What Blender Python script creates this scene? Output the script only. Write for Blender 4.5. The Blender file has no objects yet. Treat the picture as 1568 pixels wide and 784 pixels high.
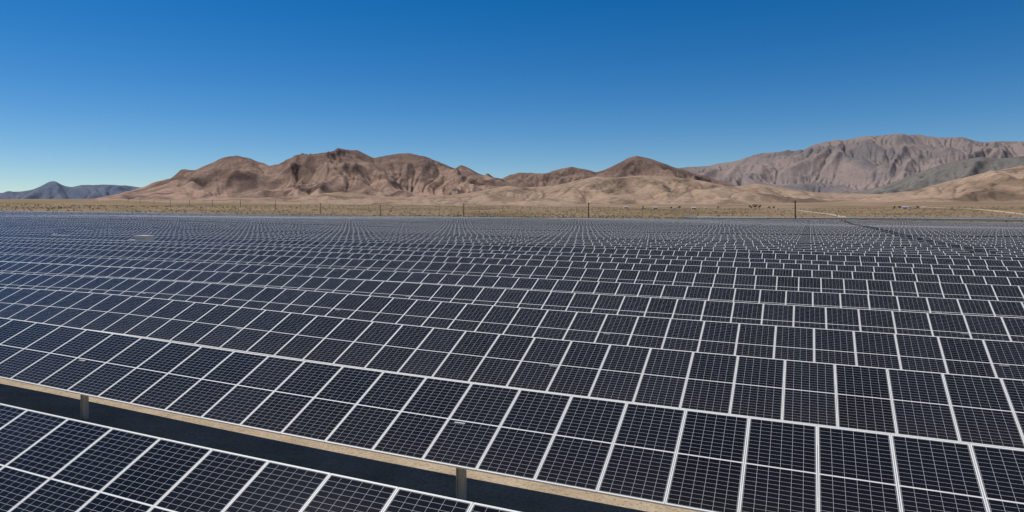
import bpy, math, random
import numpy as np
random.seed(4); rng=np.random.RandomState(7)
scene=bpy.context.scene
# ------------------------------------------------------------------ frame
F=1045.0; HOR=330.0; CX=784.0; CAMH=5.6
R=np.array([-0.916,0.4]); N=np.array([0.4,0.916])
W=1.08; L=2.2; PITCH=5.05; TILT=math.radians(25)

# ------------------------------------------------------------------ noise
perm=rng.permutation(4096)
def _h(i,j):
    return perm[(perm[i&4095]+j)&4095]
GA=rng.rand(4096)*2*np.pi; GX=np.cos(GA); GY=np.sin(GA)
def gnoise(x,y):
    x=np.asarray(x,float); y=np.asarray(y,float)
    xi=np.floor(x).astype(int); yi=np.floor(y).astype(int)
    xf=x-xi; yf=y-yi
    u=xf**3*(xf*(xf*6-15)+10); v=yf**3*(yf*(yf*6-15)+10)
    def g(a,b,dx,dy):
        k=_h(a,b); return GX[k]*dx+GY[k]*dy
    n00=g(xi,yi,xf,yf); n10=g(xi+1,yi,xf-1,yf)
    n01=g(xi,yi+1,xf,yf-1); n11=g(xi+1,yi+1,xf-1,yf-1)
    return ((n00*(1-u)+n10*u)*(1-v)+(n01*(1-u)+n11*u)*v)*1.5
def fbm(x,y,o=4):
    t=0;a=1.0
    for k in range(o):
        t=t+a*gnoise(x*2**k+17*k,y*2**k+31*k); a*=0.5
    return t
def ridged(x,y,o=5,gain=0.5):
    t=0;a=1.0;s=0;w=1.0
    for k in range(o):
        g=gnoise(x*2.03**k+11*k,y*2.03**k+7*k)
        n=1-np.sqrt(g*g+.006)*1.6+.12
        n=np.clip(n,0,1.05)**1.2
        t=t+a*n*w; s+=a; w=np.clip(n*1.4,0,1); a*=gain
    return t/s

def ground(x,y):
    x=np.asarray(x,float); y=np.asarray(y,float)
    r=np.hypot(x,y)+1e-6
    k=np.minimum(1,800/r)
    xc=x*k; yc=y*k
    z=-.0071*xc+6.94e-6*xc*xc+.0054*yc
    z=z+0.22*np.sin(xc/31+yc/47+.6)*np.clip(r/60,0,1)+0.3*np.sin(yc/58-xc/90+2.)*np.clip(r/90,0,1)
    z=z+0.28*np.exp(-((xc+17)/11)**2-((yc-22)/12)**2)
    out=np.clip(r-800,0,None)
    z=z+np.minimum(out,3000)*0.0245+np.clip(out-3000,0,None)*0.004
    z=z+np.clip(out/1500,0,1)*8*fbm(x/900,y/900,3)
    return z

# ------------------------------------------------------------------ helpers
def mat(name):
    m=bpy.data.materials.new(name); m.use_nodes=True
    nt=m.node_tree; b=nt.nodes['Principled BSDF']
    return m,nt,b
def simple(name,col,rough=.6,metal=0.0,var=0.15,scale=6):
    m,nt,b=mat(name)
    tc=nt.nodes.new('ShaderNodeTexCoord'); no=nt.nodes.new('ShaderNodeTexNoise'); no.inputs['Scale'].default_value=scale
    no.inputs['Detail'].default_value=5
    cr=nt.nodes.new('ShaderNodeValToRGB')
    cr.color_ramp.elements[0].position=.3; cr.color_ramp.elements[1].position=.7
    cr.color_ramp.elements[0].color=(*[c*(1-var) for c in col],1); cr.color_ramp.elements[1].color=(*[min(1,c*(1+var)) for c in col],1)
    nt.links.new(tc.outputs['Object'],no.inputs['Vector']); nt.links.new(no.outputs['Fac'],cr.inputs['Fac'])
    nt.links.new(cr.outputs['Color'],b.inputs['Base Color'])
    b.inputs['Roughness'].default_value=rough; b.inputs['Metallic'].default_value=metal
    return m
def mesh_obj(name,verts,faces,mats,midx=None,uv=None,smooth=False,parent=None,flow=None):
    verts=np.asarray(verts,float)
    me=bpy.data.meshes.new(name)
    faces=np.asarray(faces)
    nf,k=faces.shape
    me.vertices.add(len(verts)); me.vertices.foreach_set('co',verts.ravel())
    me.loops.add(nf*k); me.loops.foreach_set('vertex_index',faces.ravel().astype(np.int32))
    me.polygons.add(nf); me.polygons.foreach_set('loop_start',np.arange(0,nf*k,k,dtype=np.int32))
    if midx is not None: me.polygons.foreach_set('material_index',np.asarray(midx,np.int32))
    me.polygons.foreach_set('use_smooth',np.full(nf,bool(smooth)))
    me.update(calc_edges=True)
    if uv is not None:
        l=me.uv_layers.new(name='UVMap'); l.data.foreach_set('uv',np.asarray(uv,float).ravel())
    if flow is not None:
        at=me.attributes.new('flow','FLOAT','POINT'); at.data.foreach_set('value',np.asarray(flow,np.float32).ravel())
    for m in mats: me.materials.append(m)
    me.validate()
    o=bpy.data.objects.new(name,me); scene.collection.objects.link(o)
    if parent: o.parent=parent
    return o
def empty(name):
    o=bpy.data.objects.new(name,None); scene.collection.objects.link(o); o.empty_display_size=.1; return o
def V2(s,p):
    return s*R[0]+p*N[0], s*R[1]+p*N[1]
BF=np.array([[4,5,6,7],[3,2,1,0],[0,1,5,4],[1,2,6,5],[2,3,7,6],[3,0,4,7]])
def boxes(c8):
    c=np.asarray(c8).reshape(-1,8,3); n=len(c)
    f=(BF[None]+np.arange(n)[:,None,None]*8).reshape(-1,4)
    return c.reshape(-1,3),f
def box8(cx,cy,z0,z1,hx,hy,ax=(1,0)):
    ax=np.array(ax); ay=np.array([-ax[1],ax[0]])
    q=[]
    for z in (z0,z1):
        for a,b in ((-1,-1),(1,-1),(1,1),(-1,1)):
            v=np.array([cx,cy])+ax*hx*a+ay*hy*b; q.append([v[0],v[1],z])
    return q

# ------------------------------------------------------------------ materials
def panel_material():
    m,nt,b=mat('solar_glass')
    nd=nt.nodes; lk=nt.links
    def M(op,a,b_=None,c=None):
        n=nd.new('ShaderNodeMath'); n.operation=op
        for i,v in enumerate((a,b_,c)):
            if v is None: continue
            if isinstance(v,(int,float)): n.inputs[i].default_value=v
            else: lk.new(v,n.inputs[i])
        return n.outputs[0]
    uv=nd.new('ShaderNodeUVMap'); sp=nd.new('ShaderNodeSeparateXYZ'); lk.new(uv.outputs[0],sp.inputs[0])
    s=sp.outputs[0]; v=sp.outputs[1]
    t=M('MODULO',v,4.0); row=M('FLOOR',M('DIVIDE',v,4.0))
    mm=M('DIVIDE',s,W); idx=M('FLOOR',mm); f=M('MULTIPLY',M('SUBTRACT',mm,idx),W)
    ex=M('MINIMUM',f,M('SUBTRACT',W,f)); ey=M('MINIMUM',t,M('SUBTRACT',L,t))
    fr=M('MAXIMUM',M('LESS_THAN',ex,.024),M('LESS_THAN',ey,.026))
    mid=M('LESS_THAN',M('ABSOLUTE',M('SUBTRACT',t,L/2)),.010)
    white=M('MAXIMUM',fr,mid)
    cw=(W-.072)/6; ch=(L/2-.036-.013)/12
    cx=M('FRACT',M('DIVIDE',M('SUBTRACT',f,.036),cw)); cx=M('MINIMUM',cx,M('SUBTRACT',1.0,cx))
    cy=M('FRACT',M('DIVIDE',M('SUBTRACT',M('ABSOLUTE',M('SUBTRACT',t,L/2)),.013),ch)); cy=M('MINIMUM',cy,M('SUBTRACT',1.0,cy))
    gl=M('MAXIMUM',M('LESS_THAN',cx,.0020/cw),M('LESS_THAN',cy,.0017/ch))
    wn=nd.new('ShaderNodeTexWhiteNoise'); wn.noise_dimensions='2D'
    cb=nd.new('ShaderNodeCombineXYZ'); lk.new(idx,cb.inputs[0]); lk.new(row,cb.inputs[1]); lk.new(cb.outputs[0],wn.inputs['Vector'])
    geo=nd.new('ShaderNodeNewGeometry')
    no=nd.new('ShaderNodeTexNoise'); no.inputs['Scale'].default_value=.35; no.inputs['Detail'].default_value=6
    lk.new(geo.outputs['Position'],no.inputs['Vector'])
    cellA=nd.new('ShaderNodeMixRGB'); cellA.inputs[1].default_value=(.0035,.0042,.0062,1); cellA.inputs[2].default_value=(.008,.009,.0125,1)
    lk.new(wn.outputs['Value'],cellA.inputs[0])
    dust=nd.new('ShaderNodeMixRGB'); dust.inputs[2].default_value=(.17,.145,.115,1)
    lowe=M('MULTIPLY',M('POWER',M('SUBTRACT',1.0,M('DIVIDE',t,L)),4.0),.035)
    lk.new(M('ADD',M('MULTIPLY',no.outputs['Fac'],.022),lowe),dust.inputs[0]); lk.new(cellA.outputs[0],dust.inputs[1])
    m1=nd.new('ShaderNodeMixRGB'); m1.inputs[2].default_value=(.40,.41,.42,1); lk.new(gl,m1.inputs[0]); lk.new(dust.outputs[0],m1.inputs[1])
    m2=nd.new('ShaderNodeMixRGB'); m2.inputs[2].default_value=(.60,.60,.58,1); lk.new(white,m2.inputs[0]); lk.new(m1.outputs[0],m2.inputs[1])
    lk.new(m2.outputs[0],b.inputs['Base Color'])
    rg=M('ADD',M('MULTIPLY',white,.3),M('ADD',.06,M('MULTIPLY',no.outputs['Fac'],.08)))
    lk.new(rg,b.inputs['Roughness'])
    b.inputs['Specular IOR Level'].default_value=.15   # anti-reflective coated glass
    return m
MP=panel_material()
MF=simple('aluminium_frame',(.58,.59,.59),.45,.2,.06)
MB=simple('backsheet',(.28,.28,.27),.6,0,.05)
MS=simple('galvanised_steel',(.52,.50,.45),.55,.1,.15,3)

# ------------------------------------------------------------------ solar rows
def slab(s0,s1,pm,tilt,z0,z1,th=.035):
    c,sn=math.cos(tilt),math.sin(tilt)
    out=[]
    for zz in (-th,0):
        for s,z,side in ((s0,z0,-1),(s0,z0,1),(s1,z1,1),(s1,z1,-1)):
            p=pm+side*L/2*c - sn*zz; h=z+side*L/2*sn + c*zz
            x,y=V2(s,p); out.append((x,y,h))
    return out
def row_mesh(segs,rowid):
    c=[slab(*a[:6]) for a in segs]
    v,f=boxes(c)
    n=len(segs)
    uv=np.zeros((n,6,4,2)); v0=rowid*4.0
    for i,a in enumerate(segs):
        uv[i,0]=[(a[0],v0),(a[0],v0+L),(a[1],v0+L),(a[1],v0)]
    mi=np.tile([0,2,1,1,1,1],n)
    return v,f,uv.reshape(-1,2),mi
rows=[]
p=6.5; k=0
gaps={1:.12,5:1.9,9:3.2,15:3.2,24:4,36:5,52:6}
while p<402:
    rows.append(p); p+=PITCH+gaps.get(k,0); k+=1
def in_view(s,pp):
    x,y=V2(s,pp)
    return y>-6 and x<0.80*y+22 and x>-0.80*y-22 and y<760
def px_to_sp(x,pp):
    tx=(x-CX)/F; Z=pp/(.4*tx+.916); X=tx*Z
    return X*R[0]+Z*R[1]
far_v=[];far_f=[];far_uv=[];far_m=[];nv=0
fp=[]
def post_box(s,pm,ztop,zb,hw=.075):
    x,y=V2(s,pm); return box8(x,y,zb,ztop,hw,.05,R)
for k,pm in enumerate(rows):
    near=pm<75
    step=W if near else W*14
    off=0.97 if k%2 else .55
    ss=np.arange(math.floor(-700/(W*14))*14,800,1 if near else 14)*W+off
    tilt=TILT+(0 if k<4 else math.radians(rng.randn()*1.3))
    segs=[]
    for s in ss:
        if not (in_view(s,pm) or in_view(s+step,pm)): continue
        mi=int(round((s-off)/W))
        if near and mi%84==0 and k>3 and s<0: continue
        if near and k in(11,12) and abs(s-px_to_sp(92,pm))<2.3: continue
        e=s+step
        tl=tilt
        if not near:
            if s<-20<e: e=s+W*12      # access lane between tracker blocks
            if s<118<e: e=s+W*12
            tl=tilt+math.radians(rng.randn()*.4)
        z0=float(ground(*V2(s,pm)))+1.52; z1=float(ground(*V2(e,pm)))+1.52
        g=.004 if near else .02
        segs.append((s+g,e-g,pm,tl,z0,z1))
    if not segs: continue
    v,f,uv,mi=row_mesh(segs,k)
    uv[:,0]-=off
    smn=segs[0][0]; smx=segs[-1][1]
    posts=[]
    s=6.1+((smn-6.1)//10.8+1)*10.8
    if pm<330:
        while s<smx:
            g=float(ground(*V2(s,pm)))
            if near:
                x,y=V2(s,pm)
                posts.append(box8(x,y,g-.3,g+1.40,.075,.006,R))
                for q in(-1,1):
                    fx,fy=x+R[0]*.081*q,y+R[1]*.081*q
                    posts.append(box8(fx,fy,g-.3,g+1.40,.006,.05,R))
                posts.append(box8(x,y,g+1.30,g+1.50,.11,.09,R))
            elif not(-19.5<s<-14): posts.append(post_box(s,pm,g+1.4,g-.3))
            s+=10.8
    if near:
        par=empty('solar_panel_row')
        mesh_obj('panel_modules',v,f,[MP,MF,MB],mi,uv,parent=par)
        if posts:
            pv,pf=boxes(posts); mesh_obj('support_posts',pv,pf,[MS],parent=par)
        sv=np.arange(smn,smx,W*5)
        ring=[]
        for s in list(sv)+[smx]:
            g=float(ground(*V2(s,pm)))+1.52-.13
            for a in range(8):
                an=a*math.pi/4+.39; x,y=V2(s,pm+math.cos(an)*.065+.04); ring.append((x,y,g+math.sin(an)*.065))
        nr=len(ring)//8
        tf=[(i*8+a,i*8+(a+1)%8,(i+1)*8+(a+1)%8,(i+1)*8+a) for i in range(nr-1) for a in range(8)]
        mesh_obj('torque_tube',ring,tf,[MS],parent=par,smooth=True)
        c=[]
        if k<8:
            for a in segs:
                c2=np.array(slab(a[0]-.03,a[0]+.03,pm+.03,tilt,a[4]-.045,a[4]-.045,.05))
                ctr=np.array([*V2(a[0],pm+.03),a[4]-.07])
                dirn=np.array([N[0]*math.cos(tilt),N[1]*math.cos(tilt),math.sin(tilt)])
                d=(c2-ctr)@dirn
                c.append(c2-np.outer(d*.65,dirn))
            rv,rf=boxes(c); mesh_obj('module_rails',rv,rf,[MS],parent=par)
    else:
        far_v.append(v);far_f.append(f+nv);far_uv.append(uv);far_m.append(mi);nv+=len(v)
        fp+=posts
for j in range(30):
    pm=560+j*6.2
    segs=[]
    for s in np.arange(-420,200,W*14):
        x,y=V2(s,pm)
        if x<0.275*y or x>0.80*y+15: continue
        z0=float(ground(x,y))+1.52; z1=float(ground(*V2(s+W*14,pm)))+1.52
        segs.append((s,s+W*14-.03,pm,TILT*1.0,z0,z1))
    if segs:
        v,f,uv,mi=row_mesh(segs,100+j); far_v.append(v);far_f.append(f+nv);far_uv.append(uv);far_m.append(mi);nv+=len(v)
arr=empty('solar_panel_field')
mesh_obj('panel_tables',np.vstack(far_v),np.vstack(far_f),[MP,MF,MB],np.concatenate(far_m),np.vstack(far_uv),parent=arr)
pv,pf=boxes(fp); mesh_obj('support_posts',pv,pf,[MS],parent=arr)

# ------------------------------------------------------------------ ground
def ramp(nt,fac,stops):
    cr=nt.nodes.new('ShaderNodeValToRGB'); e=cr.color_ramp.elements
    while len(e)<len(stops): e.new(.5)
    for i,(p_,c) in enumerate(stops):
        e[i].position=p_; e[i].color=(*c,1)
    nt.links.new(fac,cr.inputs['Fac']); return cr.outputs['Color']
def tnoise(nt,vec,scale,detail=6,rough=.55,dist=0):
    n=nt.nodes.new('ShaderNodeTexNoise'); n.inputs['Scale'].default_value=scale; n.inputs['Detail'].default_value=detail
    n.inputs['Roughness'].default_value=rough; n.inputs['Distortion'].default_value=dist
    nt.links.new(vec,n.inputs['Vector']); return n.outputs['Fac']
def mix(nt,fac,a,b,mode='MIX'):
    n=nt.nodes.new('ShaderNodeMixRGB'); n.blend_type=mode
    for i,v in enumerate((fac,a,b)):
        if isinstance(v,(int,float)): n.inputs[i].default_value=v
        elif isinstance(v,tuple): n.inputs[i].default_value=(*v,1)
        else: nt.links.new(v,n.inputs[i])
    return n.outputs[0]
def mathn(nt,op,a,b=None,clamp=False):
    n=nt.nodes.new('ShaderNodeMath'); n.operation=op; n.use_clamp=clamp
    for i,v in enumerate((a,b)):
        if v is None: continue
        if isinstance(v,(int,float)): n.inputs[i].default_value=v
        else: nt.links.new(v,n.inputs[i])
    return n.outputs[0]
mg,nt,b=mat('desert_soil')
geo=nt.nodes.new('ShaderNodeNewGeometry'); P=geo.outputs['Position']
sand=ramp(nt,tnoise(nt,P,.9,10,.65),[(.3,(.29,.225,.155)),(.5,(.37,.295,.205)),(.7,(.43,.355,.26))])
peb=ramp(nt,tnoise(nt,P,14,4,.7),[(.35,(.5,.5,.5)),(.5,(1,1,1)),(.72,(1.15,1.12,1.1))])
sand=mix(nt,.8,sand,peb,'MULTIPLY')
scr=ramp(nt,tnoise(nt,P,.006,8,.6,.6),[(.32,(.135,.097,.052)),(.48,(.195,.138,.075)),(.6,(.24,.17,.10)),(.72,(.145,.105,.058))])
spk=ramp(nt,tnoise(nt,P,.11,6,.75),[(.38,(.5,.5,.44)),(.52,(1,1,1)),(.7,(1.1,1.08,1.05))])
scr=mix(nt,.75,scr,spk,'MULTIPLY')
sp=nt.nodes.new('ShaderNodeSeparateXYZ'); nt.links.new(P,sp.inputs[0])
pp=mathn(nt,'ADD',mathn(nt,'MULTIPLY',sp.outputs[0],.4),mathn(nt,'MULTIPLY',sp.outputs[1],.916))
msk=mathn(nt,'MULTIPLY',mathn(nt,'SUBTRACT',pp,412),.08,True)
far=mathn(nt,'MULTIPLY',mathn(nt,'SUBTRACT',pp,1400),.0009,True)
allu=ramp(nt,tnoise(nt,P,.0022,9,.6,.8),[(.35,(.18,.12,.08)),(.5,(.26,.18,.12)),(.62,(.31,.22,.158)),(.75,(.19,.13,.085))])
spk2=ramp(nt,tnoise(nt,P,.03,7,.8),[(.36,(.6,.6,.56)),(.5,(1,1,1)),(.68,(1.15,1.13,1.1))])
allu=mix(nt,.7,allu,spk2,'MULTIPLY')
nt.links.new(mix(nt,far,mix(nt,msk,sand,scr),allu),b.inputs['Base Color'])
b.inputs['Roughness'].default_value=.95; b.inputs['Specular IOR Level'].default_value=.1
bp=nt.nodes.new('ShaderNodeBump'); bp.inputs['Strength'].default_value=.5; bp.inputs['Distance'].default_value=.08
nt.links.new(tnoise(nt,P,5,8,.7),bp.inputs['Height']); nt.links.new(bp.outputs[0],b.inputs['Normal'])
th=np.radians(np.concatenate([np.arange(-180,-60,6),np.arange(-60,60,.25),np.arange(60,180.1,6)]))
rr=np.concatenate([[0.01],1.0*1.022**np.arange(0,470)]); rr=rr[rr<26000]
T,RR=np.meshgrid(th,rr,indexing='ij'); gx=RR*np.sin(T); gy=RR*np.cos(T); gz=ground(gx,gy)
def grid_faces(n,m):
    i,j=np.meshgrid(np.arange(n-1),np.arange(m-1),indexing='ij'); a=(i*m+j).ravel()
    return np.stack([a,a+m,a+m+1,a+1],1)
mesh_obj('desert_ground',np.stack([gx,gy,gz],-1).reshape(-1,3),grid_faces(*T.shape),[mg],smooth=True)

# ------------------------------------------------------------------ hills
def hill_material(name,low,mid,dark,haze=(0,0,0),hz=0.0,rockscale=.004,zlo=40,zhi=350,bump=4,heightmix=.85,gully=.6):
    m,nt,b=mat(name)
    geo=nt.nodes.new('ShaderNodeNewGeometry'); P=geo.outputs['Position']
    mp=nt.nodes.new('ShaderNodeMapping'); mp.inputs['Scale'].default_value=(1,.6,1.6); nt.links.new(P,mp.inputs[0]); PM=mp.outputs[0]
    n1=tnoise(nt,PM,rockscale,12,.62,.9)
    c=ramp(nt,n1,[(.36,dark),(.44,mid),(.52,low),(.61,low),(.67,mid),(.76,dark)])
    sp=nt.nodes.new('ShaderNodeSeparateXYZ'); nt.links.new(P,sp.inputs[0])
    hz_=mathn(nt,'DIVIDE',mathn(nt,'SUBTRACT',sp.outputs[2],zlo),zhi-zlo,True)
    hh=mathn(nt,'ADD',hz_,mathn(nt,'MULTIPLY',mathn(nt,'SUBTRACT',tnoise(nt,PM,rockscale*1.9,10,.64,.5),.5),2.1),True)
    top=mix(nt,.55,mid,dark)
    c=mix(nt,mathn(nt,'MULTIPLY',hh,heightmix),c,top)
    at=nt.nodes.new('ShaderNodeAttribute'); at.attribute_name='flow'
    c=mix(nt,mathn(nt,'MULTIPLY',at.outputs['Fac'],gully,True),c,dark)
    spk=ramp(nt,tnoise(nt,P,.035,8,.8),[(.36,(.55,.56,.52)),(.5,(1,1,1)),(.68,(1.17,1.15,1.12))])
    c=mix(nt,.9,c,spk,'MULTIPLY')
    if hz: c=mix(nt,hz,c,haze)  # distance haze painted into the rock colour, no air volume
    nt.links.new(c,b.inputs['Base Color']); b.inputs['Roughness'].default_value=1; b.inputs['Specular IOR Level'].default_value=.05
    bp=nt.nodes.new('ShaderNodeBump'); bp.inputs['Strength'].default_value=.6; bp.inputs['Distance'].default_value=bump
    nt.links.new(tnoise(nt,P,.016,9,.66),bp.inputs['Height']); nt.links.new(bp.outputs[0],b.inputs['Normal'])
    return m
def blur(a,n=1):
    for _ in range(n):
        p=np.pad(a,1,'edge'); a=(p[:-2,1:-1]+p[2:,1:-1]+2*p[1:-1,1:-1])/4
        p=np.pad(a,1,'edge'); a=(p[1:-1,:-2]+p[1:-1,2:]+2*p[1:-1,1:-1])/4
    return a
def drainage(Z,dx,dy):
    n,m=Z.shape
    P=np.pad(Z,1,constant_values=1e9)
    best=np.zeros((n,m)); rec=np.arange(n*m).reshape(n,m).copy()
    ids=np.pad(np.arange(n*m).reshape(n,m),1,mode='edge')
    for i in(-1,0,1):
        for j in(-1,0,1):
            if i==0 and j==0: continue
            d=math.hypot(i*dx,j*dy)
            s=(Z-P[1+i:1+i+n,1+j:1+j+m])/d
            w=s>best; best[w]=s[w]; rec[w]=ids[1+i:1+i+n,1+j:1+j+m][w]
    order=np.argsort(-Z.ravel(),kind='stable').tolist(); r=rec.ravel().tolist(); A=[1.0]*(n*m)
    for q in order:
        t=r[q]
        if t!=q: A[t]+=A[q]
    return np.array(A).reshape(n,m)
def erode(Z,dx,dy,env,depth,iters=4):
    fl=None
    for it in range(iters):
        A=drainage(Z+rng.randn(*Z.shape)*.15,dx,dy)*dx*dy/60.0
        g=np.log1p(A/25.0)
        fl=blur(g,1)
        Z=Z-env*depth/iters*(.45*blur(g,1)+.35*blur(g,3)+.5*blur(g,8))
        Z=Z*(.65)+.35*blur(Z,1)
    return Z,fl
def hill(name,prof,r0,wf,wb,material,amp,nx=700,ny=200,seed=0,sc=420,pw=1.35,wig=.04,kt=.08,depth=6,er=True):
    px=np.array([a for a,_ in prof],float); py=np.array([b for _,b in prof],float)
    x=np.linspace(px[0],px[-1],nx); th=np.arctan((x-CX)/F)
    y=np.interp(x,px,py)
    kx=np.exp(-np.linspace(-2,2,9)**2); kx/=kx.sum(); y=np.convolve(np.pad(y,4,'edge'),kx,'valid')
    kb=np.exp(-np.linspace(-2,2,int(nx*.10)|1)**2); kb/=kb.sum(); nb=len(kb)//2
    yb=np.convolve(np.pad(y,nb,'edge'),kb,'valid')
    u=np.linspace(-1,1,ny)
    TH,U=np.meshgrid(th,u,indexing='ij')
    rc=r0*(1+wig*fbm(TH*6+seed,TH*0+seed*3.1,2))
    Rr=rc+np.where(U<0,U*wf,U*wb)
    X=Rr*np.sin(TH); Y=Rr*np.cos(TH)
    au=np.abs(U)
    q=np.clip(au*1.7,0,1); q=q*q*(3-2*q)
    yy=y[:,None]*(1-q)+yb[:,None]*q
    crest=CAMH+(HOR-yy)/F*(rc*np.cos(TH))
    g=ground(X,Y)
    a1=TH*r0/sc; a2=Rr/(sc*1.7)
    wx=fbm(a1*.6+seed,a2*.6+9,2)*.45; wy=fbm(a1*.6+40+seed,a2*.6,2)*.45
    rn=ridged(a1+wx+seed*7,a2+wy,4,.42)
    rn2=ridged(a1*3.1+wx*3+seed*3,a2*2.4+wy*3,3,.5)
    big=fbm(a1*.4+seed*5,a2*.5+3,2)
    e0=np.clip(au*3,0,1)
    t=np.clip(au*(1+e0*(kt*big+kt*(.5-rn))),0,1)
    f=(.5+.5*np.cos(np.pi*t))*.45+.55*np.clip(1-t,0,1)**pw
    edge=np.clip((1-au)*5,0,1); edge=edge*edge*(3-2*edge)
    env=np.clip(au*5,0,1)*np.clip((1-au)*2.2,0,1)
    h=np.maximum(crest-g,3)
    hf=np.clip(h/250,.1,1)
    Z=g-6*(1-edge)-2+h*f*edge + amp*env*hf*((rn-.6)+.45*big+.17*(rn2-.5))
    Z=Z+ (amp*.08)*hf*np.clip(1-au*5,0,1)*(ridged(a1*2.3+3,a2*2,4)-.6)
    fl=np.zeros_like(Z)
    if er:
        dx=(th[-1]-th[0])*r0/nx; dy=(wf+wb)/ny
        rough=fbm(TH*r0/60,Rr/60,3)*1.5*hf
        env2=np.clip((au-.02)*9,0,1)*np.clip((1-au)*3.,0,1)*hf
        Z0=Z.copy()
        Z,fl=erode(Z+rough*env,dx,dy,env2,depth)
        Z=Z+blur(Z0-Z,25)*.8*np.clip(au*9,0,1)+(Z0-Z)*(1-np.clip(au*9,0,1))
        lo,hi=np.percentile(fl,60),np.percentile(fl,98); fl=np.clip((fl-lo)/(hi-lo),0,1)*np.clip((1-au)*3,0,1)
    return mesh_obj(name,np.stack([X,Y,Z],-1).reshape(-1,3),grid_faces(nx,ny),[material],smooth=True,flow=fl)

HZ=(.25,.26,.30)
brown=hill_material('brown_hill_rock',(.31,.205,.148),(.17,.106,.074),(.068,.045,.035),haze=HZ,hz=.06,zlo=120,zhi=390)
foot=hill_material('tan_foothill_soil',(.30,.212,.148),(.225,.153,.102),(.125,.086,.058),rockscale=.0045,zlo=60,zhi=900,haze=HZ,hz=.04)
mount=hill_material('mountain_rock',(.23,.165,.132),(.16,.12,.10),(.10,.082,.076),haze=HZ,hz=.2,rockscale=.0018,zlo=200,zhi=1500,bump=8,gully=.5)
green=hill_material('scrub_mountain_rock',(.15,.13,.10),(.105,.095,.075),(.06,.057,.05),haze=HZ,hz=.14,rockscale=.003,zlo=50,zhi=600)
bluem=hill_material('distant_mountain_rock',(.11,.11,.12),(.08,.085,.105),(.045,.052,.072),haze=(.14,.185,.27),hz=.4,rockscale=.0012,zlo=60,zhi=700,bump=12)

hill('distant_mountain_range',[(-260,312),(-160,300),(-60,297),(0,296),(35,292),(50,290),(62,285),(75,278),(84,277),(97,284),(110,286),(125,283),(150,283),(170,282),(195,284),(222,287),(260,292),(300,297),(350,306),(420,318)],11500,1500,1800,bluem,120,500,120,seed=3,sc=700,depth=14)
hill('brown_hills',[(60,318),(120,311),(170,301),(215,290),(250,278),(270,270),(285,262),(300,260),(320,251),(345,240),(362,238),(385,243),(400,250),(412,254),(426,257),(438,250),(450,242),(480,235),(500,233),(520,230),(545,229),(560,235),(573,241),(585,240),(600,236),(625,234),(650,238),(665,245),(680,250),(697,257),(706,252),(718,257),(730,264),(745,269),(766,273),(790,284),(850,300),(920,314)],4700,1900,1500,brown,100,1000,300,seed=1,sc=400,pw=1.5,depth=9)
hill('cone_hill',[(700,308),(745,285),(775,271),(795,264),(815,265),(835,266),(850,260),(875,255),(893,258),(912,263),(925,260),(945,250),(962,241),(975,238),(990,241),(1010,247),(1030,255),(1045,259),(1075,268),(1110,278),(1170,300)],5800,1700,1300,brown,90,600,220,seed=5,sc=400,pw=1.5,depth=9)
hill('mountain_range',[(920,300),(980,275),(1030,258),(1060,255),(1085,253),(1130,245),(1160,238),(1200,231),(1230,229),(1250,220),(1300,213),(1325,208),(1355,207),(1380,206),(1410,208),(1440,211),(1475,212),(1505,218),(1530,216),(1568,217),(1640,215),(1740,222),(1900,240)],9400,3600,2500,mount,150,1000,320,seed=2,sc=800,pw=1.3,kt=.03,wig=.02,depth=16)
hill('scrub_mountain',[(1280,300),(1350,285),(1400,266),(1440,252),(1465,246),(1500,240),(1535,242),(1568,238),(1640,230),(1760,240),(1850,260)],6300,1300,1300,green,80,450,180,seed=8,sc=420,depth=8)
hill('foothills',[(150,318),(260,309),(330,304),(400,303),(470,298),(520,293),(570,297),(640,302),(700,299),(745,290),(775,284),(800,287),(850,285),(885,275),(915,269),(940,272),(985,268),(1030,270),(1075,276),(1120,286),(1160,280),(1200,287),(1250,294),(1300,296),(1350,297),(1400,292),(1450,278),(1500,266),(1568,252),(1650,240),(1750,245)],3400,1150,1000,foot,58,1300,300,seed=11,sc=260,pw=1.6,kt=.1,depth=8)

# ------------------------------------------------------------------ scrub plants (one mass)
ms=simple('sagebrush_leaf',(.09,.078,.048),.9,0,.35,.2)
vs=[];fs=[]
for i in range(9000):
    a=rng.uniform(-.72,.72); d=430*(4.0**rng.rand())
    x=d*math.sin(a); y=d*math.cos(a)
    if x*.4+y*.916<415: continue
    if 555<x*.4+y*.916<745 and x>.26*y: continue
    z=float(ground(x,y)); sz=rng.uniform(.4,1.0)*(1+d/2500)
    b0=len(vs)
    for q in range(5):
        an=q*1.2566+rng.rand(); vs.append((x+math.cos(an)*sz*rng.uniform(.8,1.3),y+math.sin(an)*sz,z-.05))
    vs.append((x+rng.randn()*.2,y,z+sz*rng.uniform(.8,1.3)))
    for q in range(5): fs.append((b0+q,b0+(q+1)%5,b0+5))
mesh_obj('sagebrush',vs,fs,[ms])

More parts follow.
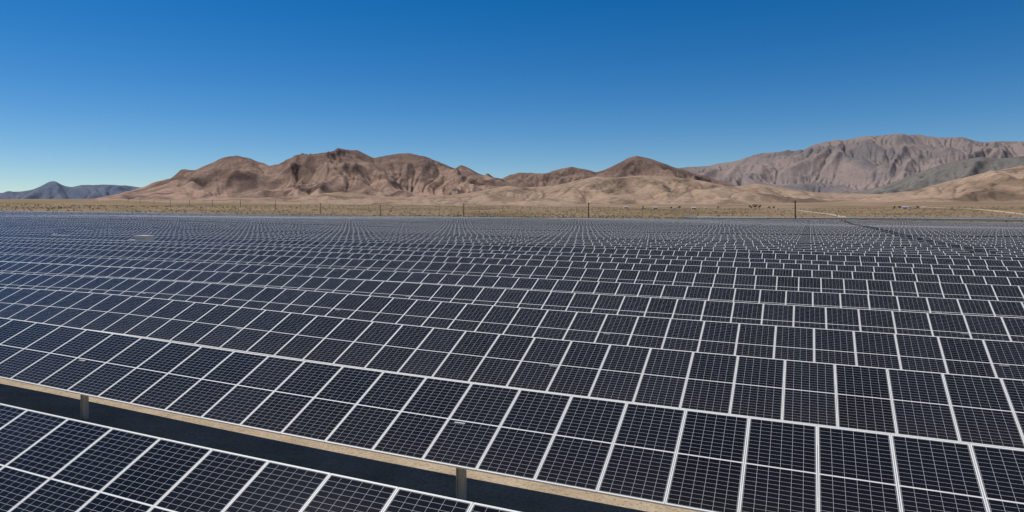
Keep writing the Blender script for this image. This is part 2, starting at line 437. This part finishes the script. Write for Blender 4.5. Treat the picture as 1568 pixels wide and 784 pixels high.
# ------------------------------------------------------------------ utility poles + wires
mw=simple('weathered_wood',(.05,.04,.032),.9,0,.25,2)
mwire=simple('wire',(.12,.12,.12),.6)
pts=[]
for i in range(-1,13):
    X=(.415-.266*i)*380; Y=(1+.328*i)*380
    z=float(ground(X,Y)); pts.append((X,Y,z))
ad=np.array([.328,.266]); ad/=np.linalg.norm(ad)
for (X,Y,z) in pts:
    hgt=13.0*random.uniform(.95,1.05)
    par=empty('utility_pole')
    n=10; ring=[]
    for zz,rad in((z-.5,.40),(z+hgt,.30)):
        for q in range(n): ring.append((X+math.cos(q*2*math.pi/n)*rad,Y+math.sin(q*2*math.pi/n)*rad,zz))
    mesh_obj('pole',ring,[(q,(q+1)%n,n+(q+1)%n,n+q) for q in range(n)],[mw],parent=par)
    bx=[box8(X,Y+.35,z+hgt-.95,z+hgt-.7,1.25,.08,ad)]
    for q in(-1.1,0,1.1): bx.append(box8(X+ad[0]*q,Y+.35+ad[1]*q,z+hgt-.7,z+hgt-.45,.07,.07,ad))
    pv,pf=boxes(bx); mesh_obj('crossarm',pv,pf,[mw],parent=par)
wv=[];wf=[]
for a,b_ in zip(pts[:-1],pts[1:]):
    for q in(-1.1,0,1.1):
        n=10
        for t in range(n+1):
            u=t/n; x=a[0]+(b_[0]-a[0])*u+ad[0]*q; y=a[1]+(b_[1]-a[1])*u+ad[1]*q+.2
            z=a[2]+(b_[2]-a[2])*u+12.5-2.2*4*u*(1-u)
            k0=len(wv)
            for an in(0,2.09,4.19): wv.append((x,y+math.cos(an)*.012,z+math.sin(an)*.012))
            if t<n:
                for e in range(3): wf.append((k0+e,k0+(e+1)%3,k0+3+(e+1)%3,k0+3+e))
mesh_obj('power_lines',wv,wf,[mwire])

# ------------------------------------------------------------------ dirt roads (draped ribbons)
mr=simple('dirt_road_soil',(.38,.30,.22),.95,0,.12,.05)
def road(pl,w):
    pl=np.array(pl,float); d=np.concatenate([[0],np.cumsum(np.hypot(*np.diff(pl,axis=0).T))])
    t=np.linspace(0,d[-1],160); x=np.interp(t,d,pl[:,0]); y=np.interp(t,d,pl[:,1])
    kk=np.ones(9)/9; x=np.convolve(np.pad(x,4,'edge'),kk,'valid'); y=np.convolve(np.pad(y,4,'edge'),kk,'valid')
    dx=np.gradient(x);dy=np.gradient(y);l=np.hypot(dx,dy);nx_=-dy/l;ny_=dx/l
    v=[]
    for q in(-1,0,1):
        a=x+nx_*w*q; b2=y+ny_*w*q; v.append(np.stack([a,b2,ground(a,b2)+.25],1))
    v=np.stack(v,1).reshape(-1,3)
    return mesh_obj('dirt_road',v,grid_faces(160,3),[mr],smooth=True)
road([(520,620),(700,1000),(800,1250),(900,1500),(980,1620)],6)
road([(-700,1500),(-200,1350),(300,1500),(900,1450)],4)
road([(-460,720),(-250,570),(0,455),(180,378),(330,320)],4)
road([(250,560),(330,640),(420,900),(560,1500)],4)

# ------------------------------------------------------------------ farm houses
mwall=simple('painted_wall',(.50,.47,.42),.8,0,.08); mroof=simple('metal_roof',(.40,.40,.40),.5,0,.1); mdark=simple('dark_glass',(.03,.035,.04),.2)
def house(px,d,w,dp,h,rot):
    w*=.6;dp*=.6;h*=.8
    a=math.atan((px-CX)/F); x=d*math.tan(a); y=d; z=float(ground(x,y))-.1
    par=empty('farm_house'); ax=np.array([math.cos(rot),math.sin(rot)]); ay=np.array([-ax[1],ax[0]])
    v,f=boxes([box8(x,y,z,z+h,w/2,dp/2,ax)]); mesh_obj('walls',v,f,[mwall],parent=par)
    def Pt(u,vv,zz): q=np.array([x,y])+ax*u+ay*vv; return (q[0],q[1],zz)
    o=.4; rv=[Pt(-w/2-o,-dp/2-o,z+h),Pt(w/2+o,-dp/2-o,z+h),Pt(w/2+o,dp/2+o,z+h),Pt(-w/2-o,dp/2+o,z+h),Pt(-w/2-o,0,z+h+dp*.28),Pt(w/2+o,0,z+h+dp*.28)]
    mesh_obj('roof',rv,[(0,1,5,4),(2,3,4,5)],[mroof],parent=par)
    mesh_obj('gables',rv,[(0,4,3),(1,2,5)],[mwall],parent=par)
    bx=[box8(*(np.array([x,y])+ax*u-ay*(dp/2+.01)),z+1,z+2.2,.7,.04,ax) for u in(-w*.3,w*.3)]
    bx.append(box8(*(np.array([x,y])-ay*(dp/2+.01)),z,z+2.1,.5,.04,ax))
    v,f=boxes(bx); mesh_obj('windows_and_door',v,f,[mdark],parent=par)
for a in [(958,1500,14,9,3.5,.2),(985,1560,11,8,3.2,-.3),(1003,1480,18,9,4,.1),(1032,1600,12,8,3,.5),(1062,1520,16,10,4,0),(1080,1580,10,7,3,.3),(1385,1250,14,8,3.5,-.2),(1392,1330,9,7,3,.4)]: house(*a)

# ------------------------------------------------------------------ distant trees (mass) 
ml=simple('tree_foliage',(.045,.065,.025),.9,0,.4,.6)
tv=[];tf=[];kv=[]
def tree(x,y,h):
    z=float(ground(x,y)); kv.append(box8(x,y,z-.3,z+h*.45,.03*h,.03*h))
    for c in range(9):
        cx=x+rng.randn()*h*.2; cy=y+rng.randn()*h*.2; cz=z+h*(.35+.5*rng.rand()); rad=h*rng.uniform(.12,.22)
        for q in range(45):
            d=rng.randn(3); d/=np.linalg.norm(d); c0=np.array([cx,cy,cz])+d*rad*rng.uniform(.5,1)
            e=rng.randn(2,3)*h*.06; k0=len(tv)
            tv.extend([c0,c0+e[0],c0+e[1]]); tf.append((k0,k0+1,k0+2))
for px,d,h in [(1150,1400,8),(1156,1410,10),(1163,1420,8),(1178,1380,6),(1040,1450,7),(1028,1470,6),(985,1490,6),(1185,1400,6),(1100,1500,6),(1370,1230,6),(1378,1235,7),(1405,1240,6)]:
    tree((px-CX)/F*d,d,h)
dt=empty('distant_trees')
mesh_obj('foliage',tv,tf,[ml],parent=dt); v,f=boxes(kv); mesh_obj('trunks',v,f,[mw],parent=dt)

# ------------------------------------------------------------------ inverter stations
mc=simple('cabinet_paint',(.60,.60,.56),.5,0,.05)
def inverter(px,pm,scale=1.0):
    s=px_to_sp(px,pm); x,y=V2(s,pm); z=float(ground(x,y))
    par=empty('inverter_station')
    b1=[box8(x,y,z,z+.25,2.0,1.0,R),box8(x-R[0]*.7,y-R[1]*.7,z+.25,z+2.35,.9,.6,R),box8(x+R[0]*.95,y+R[1]*.95,z+.25,z+1.9,.6,.55,R),
        box8(x-R[0]*.7,y-R[1]*.7,z+2.36,z+2.43,1.0,.7,R)]
    v,f=boxes(b1); mesh_obj('cabinets',v,f,[mc],parent=par)
    b2=[box8(x-R[0]*(.7+q)-N[0]*.61,y-R[1]*(.7+q)-N[1]*.61,z+.5,z+2.1,.36,.015,R) for q in(-.42,.42)]
    v,f=boxes(b2); mesh_obj('doors',v,f,[MS],parent=par)
inverter(215,(rows[10]+rows[9])/2+.3); inverter(672,404)

# ------------------------------------------------------------------ camera, light, sky
cam=bpy.data.cameras.new('camera'); co=bpy.data.objects.new('camera',cam); scene.collection.objects.link(co)
co.location=(0,0,CAMH); co.rotation_euler=(math.radians(90),0,0)
cam.sensor_width=36; cam.lens=36*F/1568; cam.shift_y=-(392-HOR)/1568; cam.clip_end=60000; cam.clip_start=.1
scene.camera=co
D=np.array([R[0]*.55+N[0]*.0,R[1]*.55+N[1]*.0,1.0]); D/=np.linalg.norm(D)
import mathutils
su=bpy.data.lights.new('sun','SUN'); su.energy=5.0; su.angle=math.radians(.5); su.color=(1,.95,.88)
so=bpy.data.objects.new('sun',su); scene.collection.objects.link(so)
so.rotation_euler=mathutils.Vector(D).to_track_quat('Z','Y').to_euler(); so.location=(0,0,50)
w=bpy.data.worlds.new('World'); scene.world=w; w.use_nodes=True; nt=w.node_tree
bg=nt.nodes['Background']; sky=nt.nodes.new('ShaderNodeTexSky'); sky.sky_type='NISHITA'; sky.sun_disc=False
sky.sun_elevation=math.asin(D[2]); sky.sun_rotation=math.atan2(D[0],D[1]); sky.altitude=2000; sky.air_density=1.0; sky.dust_density=.15; sky.ozone_density=3.0
hs=nt.nodes.new('ShaderNodeHueSaturation'); hs.inputs['Saturation'].default_value=1.43; hs.inputs['Value'].default_value=1.0; hs.inputs['Hue'].default_value=.503
nt.links.new(sky.outputs[0],hs.inputs['Color']); nt.links.new(hs.outputs[0],bg.inputs[0]); bg.inputs[1].default_value=.088
scene.view_settings.view_transform='Standard'; scene.view_settings.look='None'; scene.view_settings.exposure=0
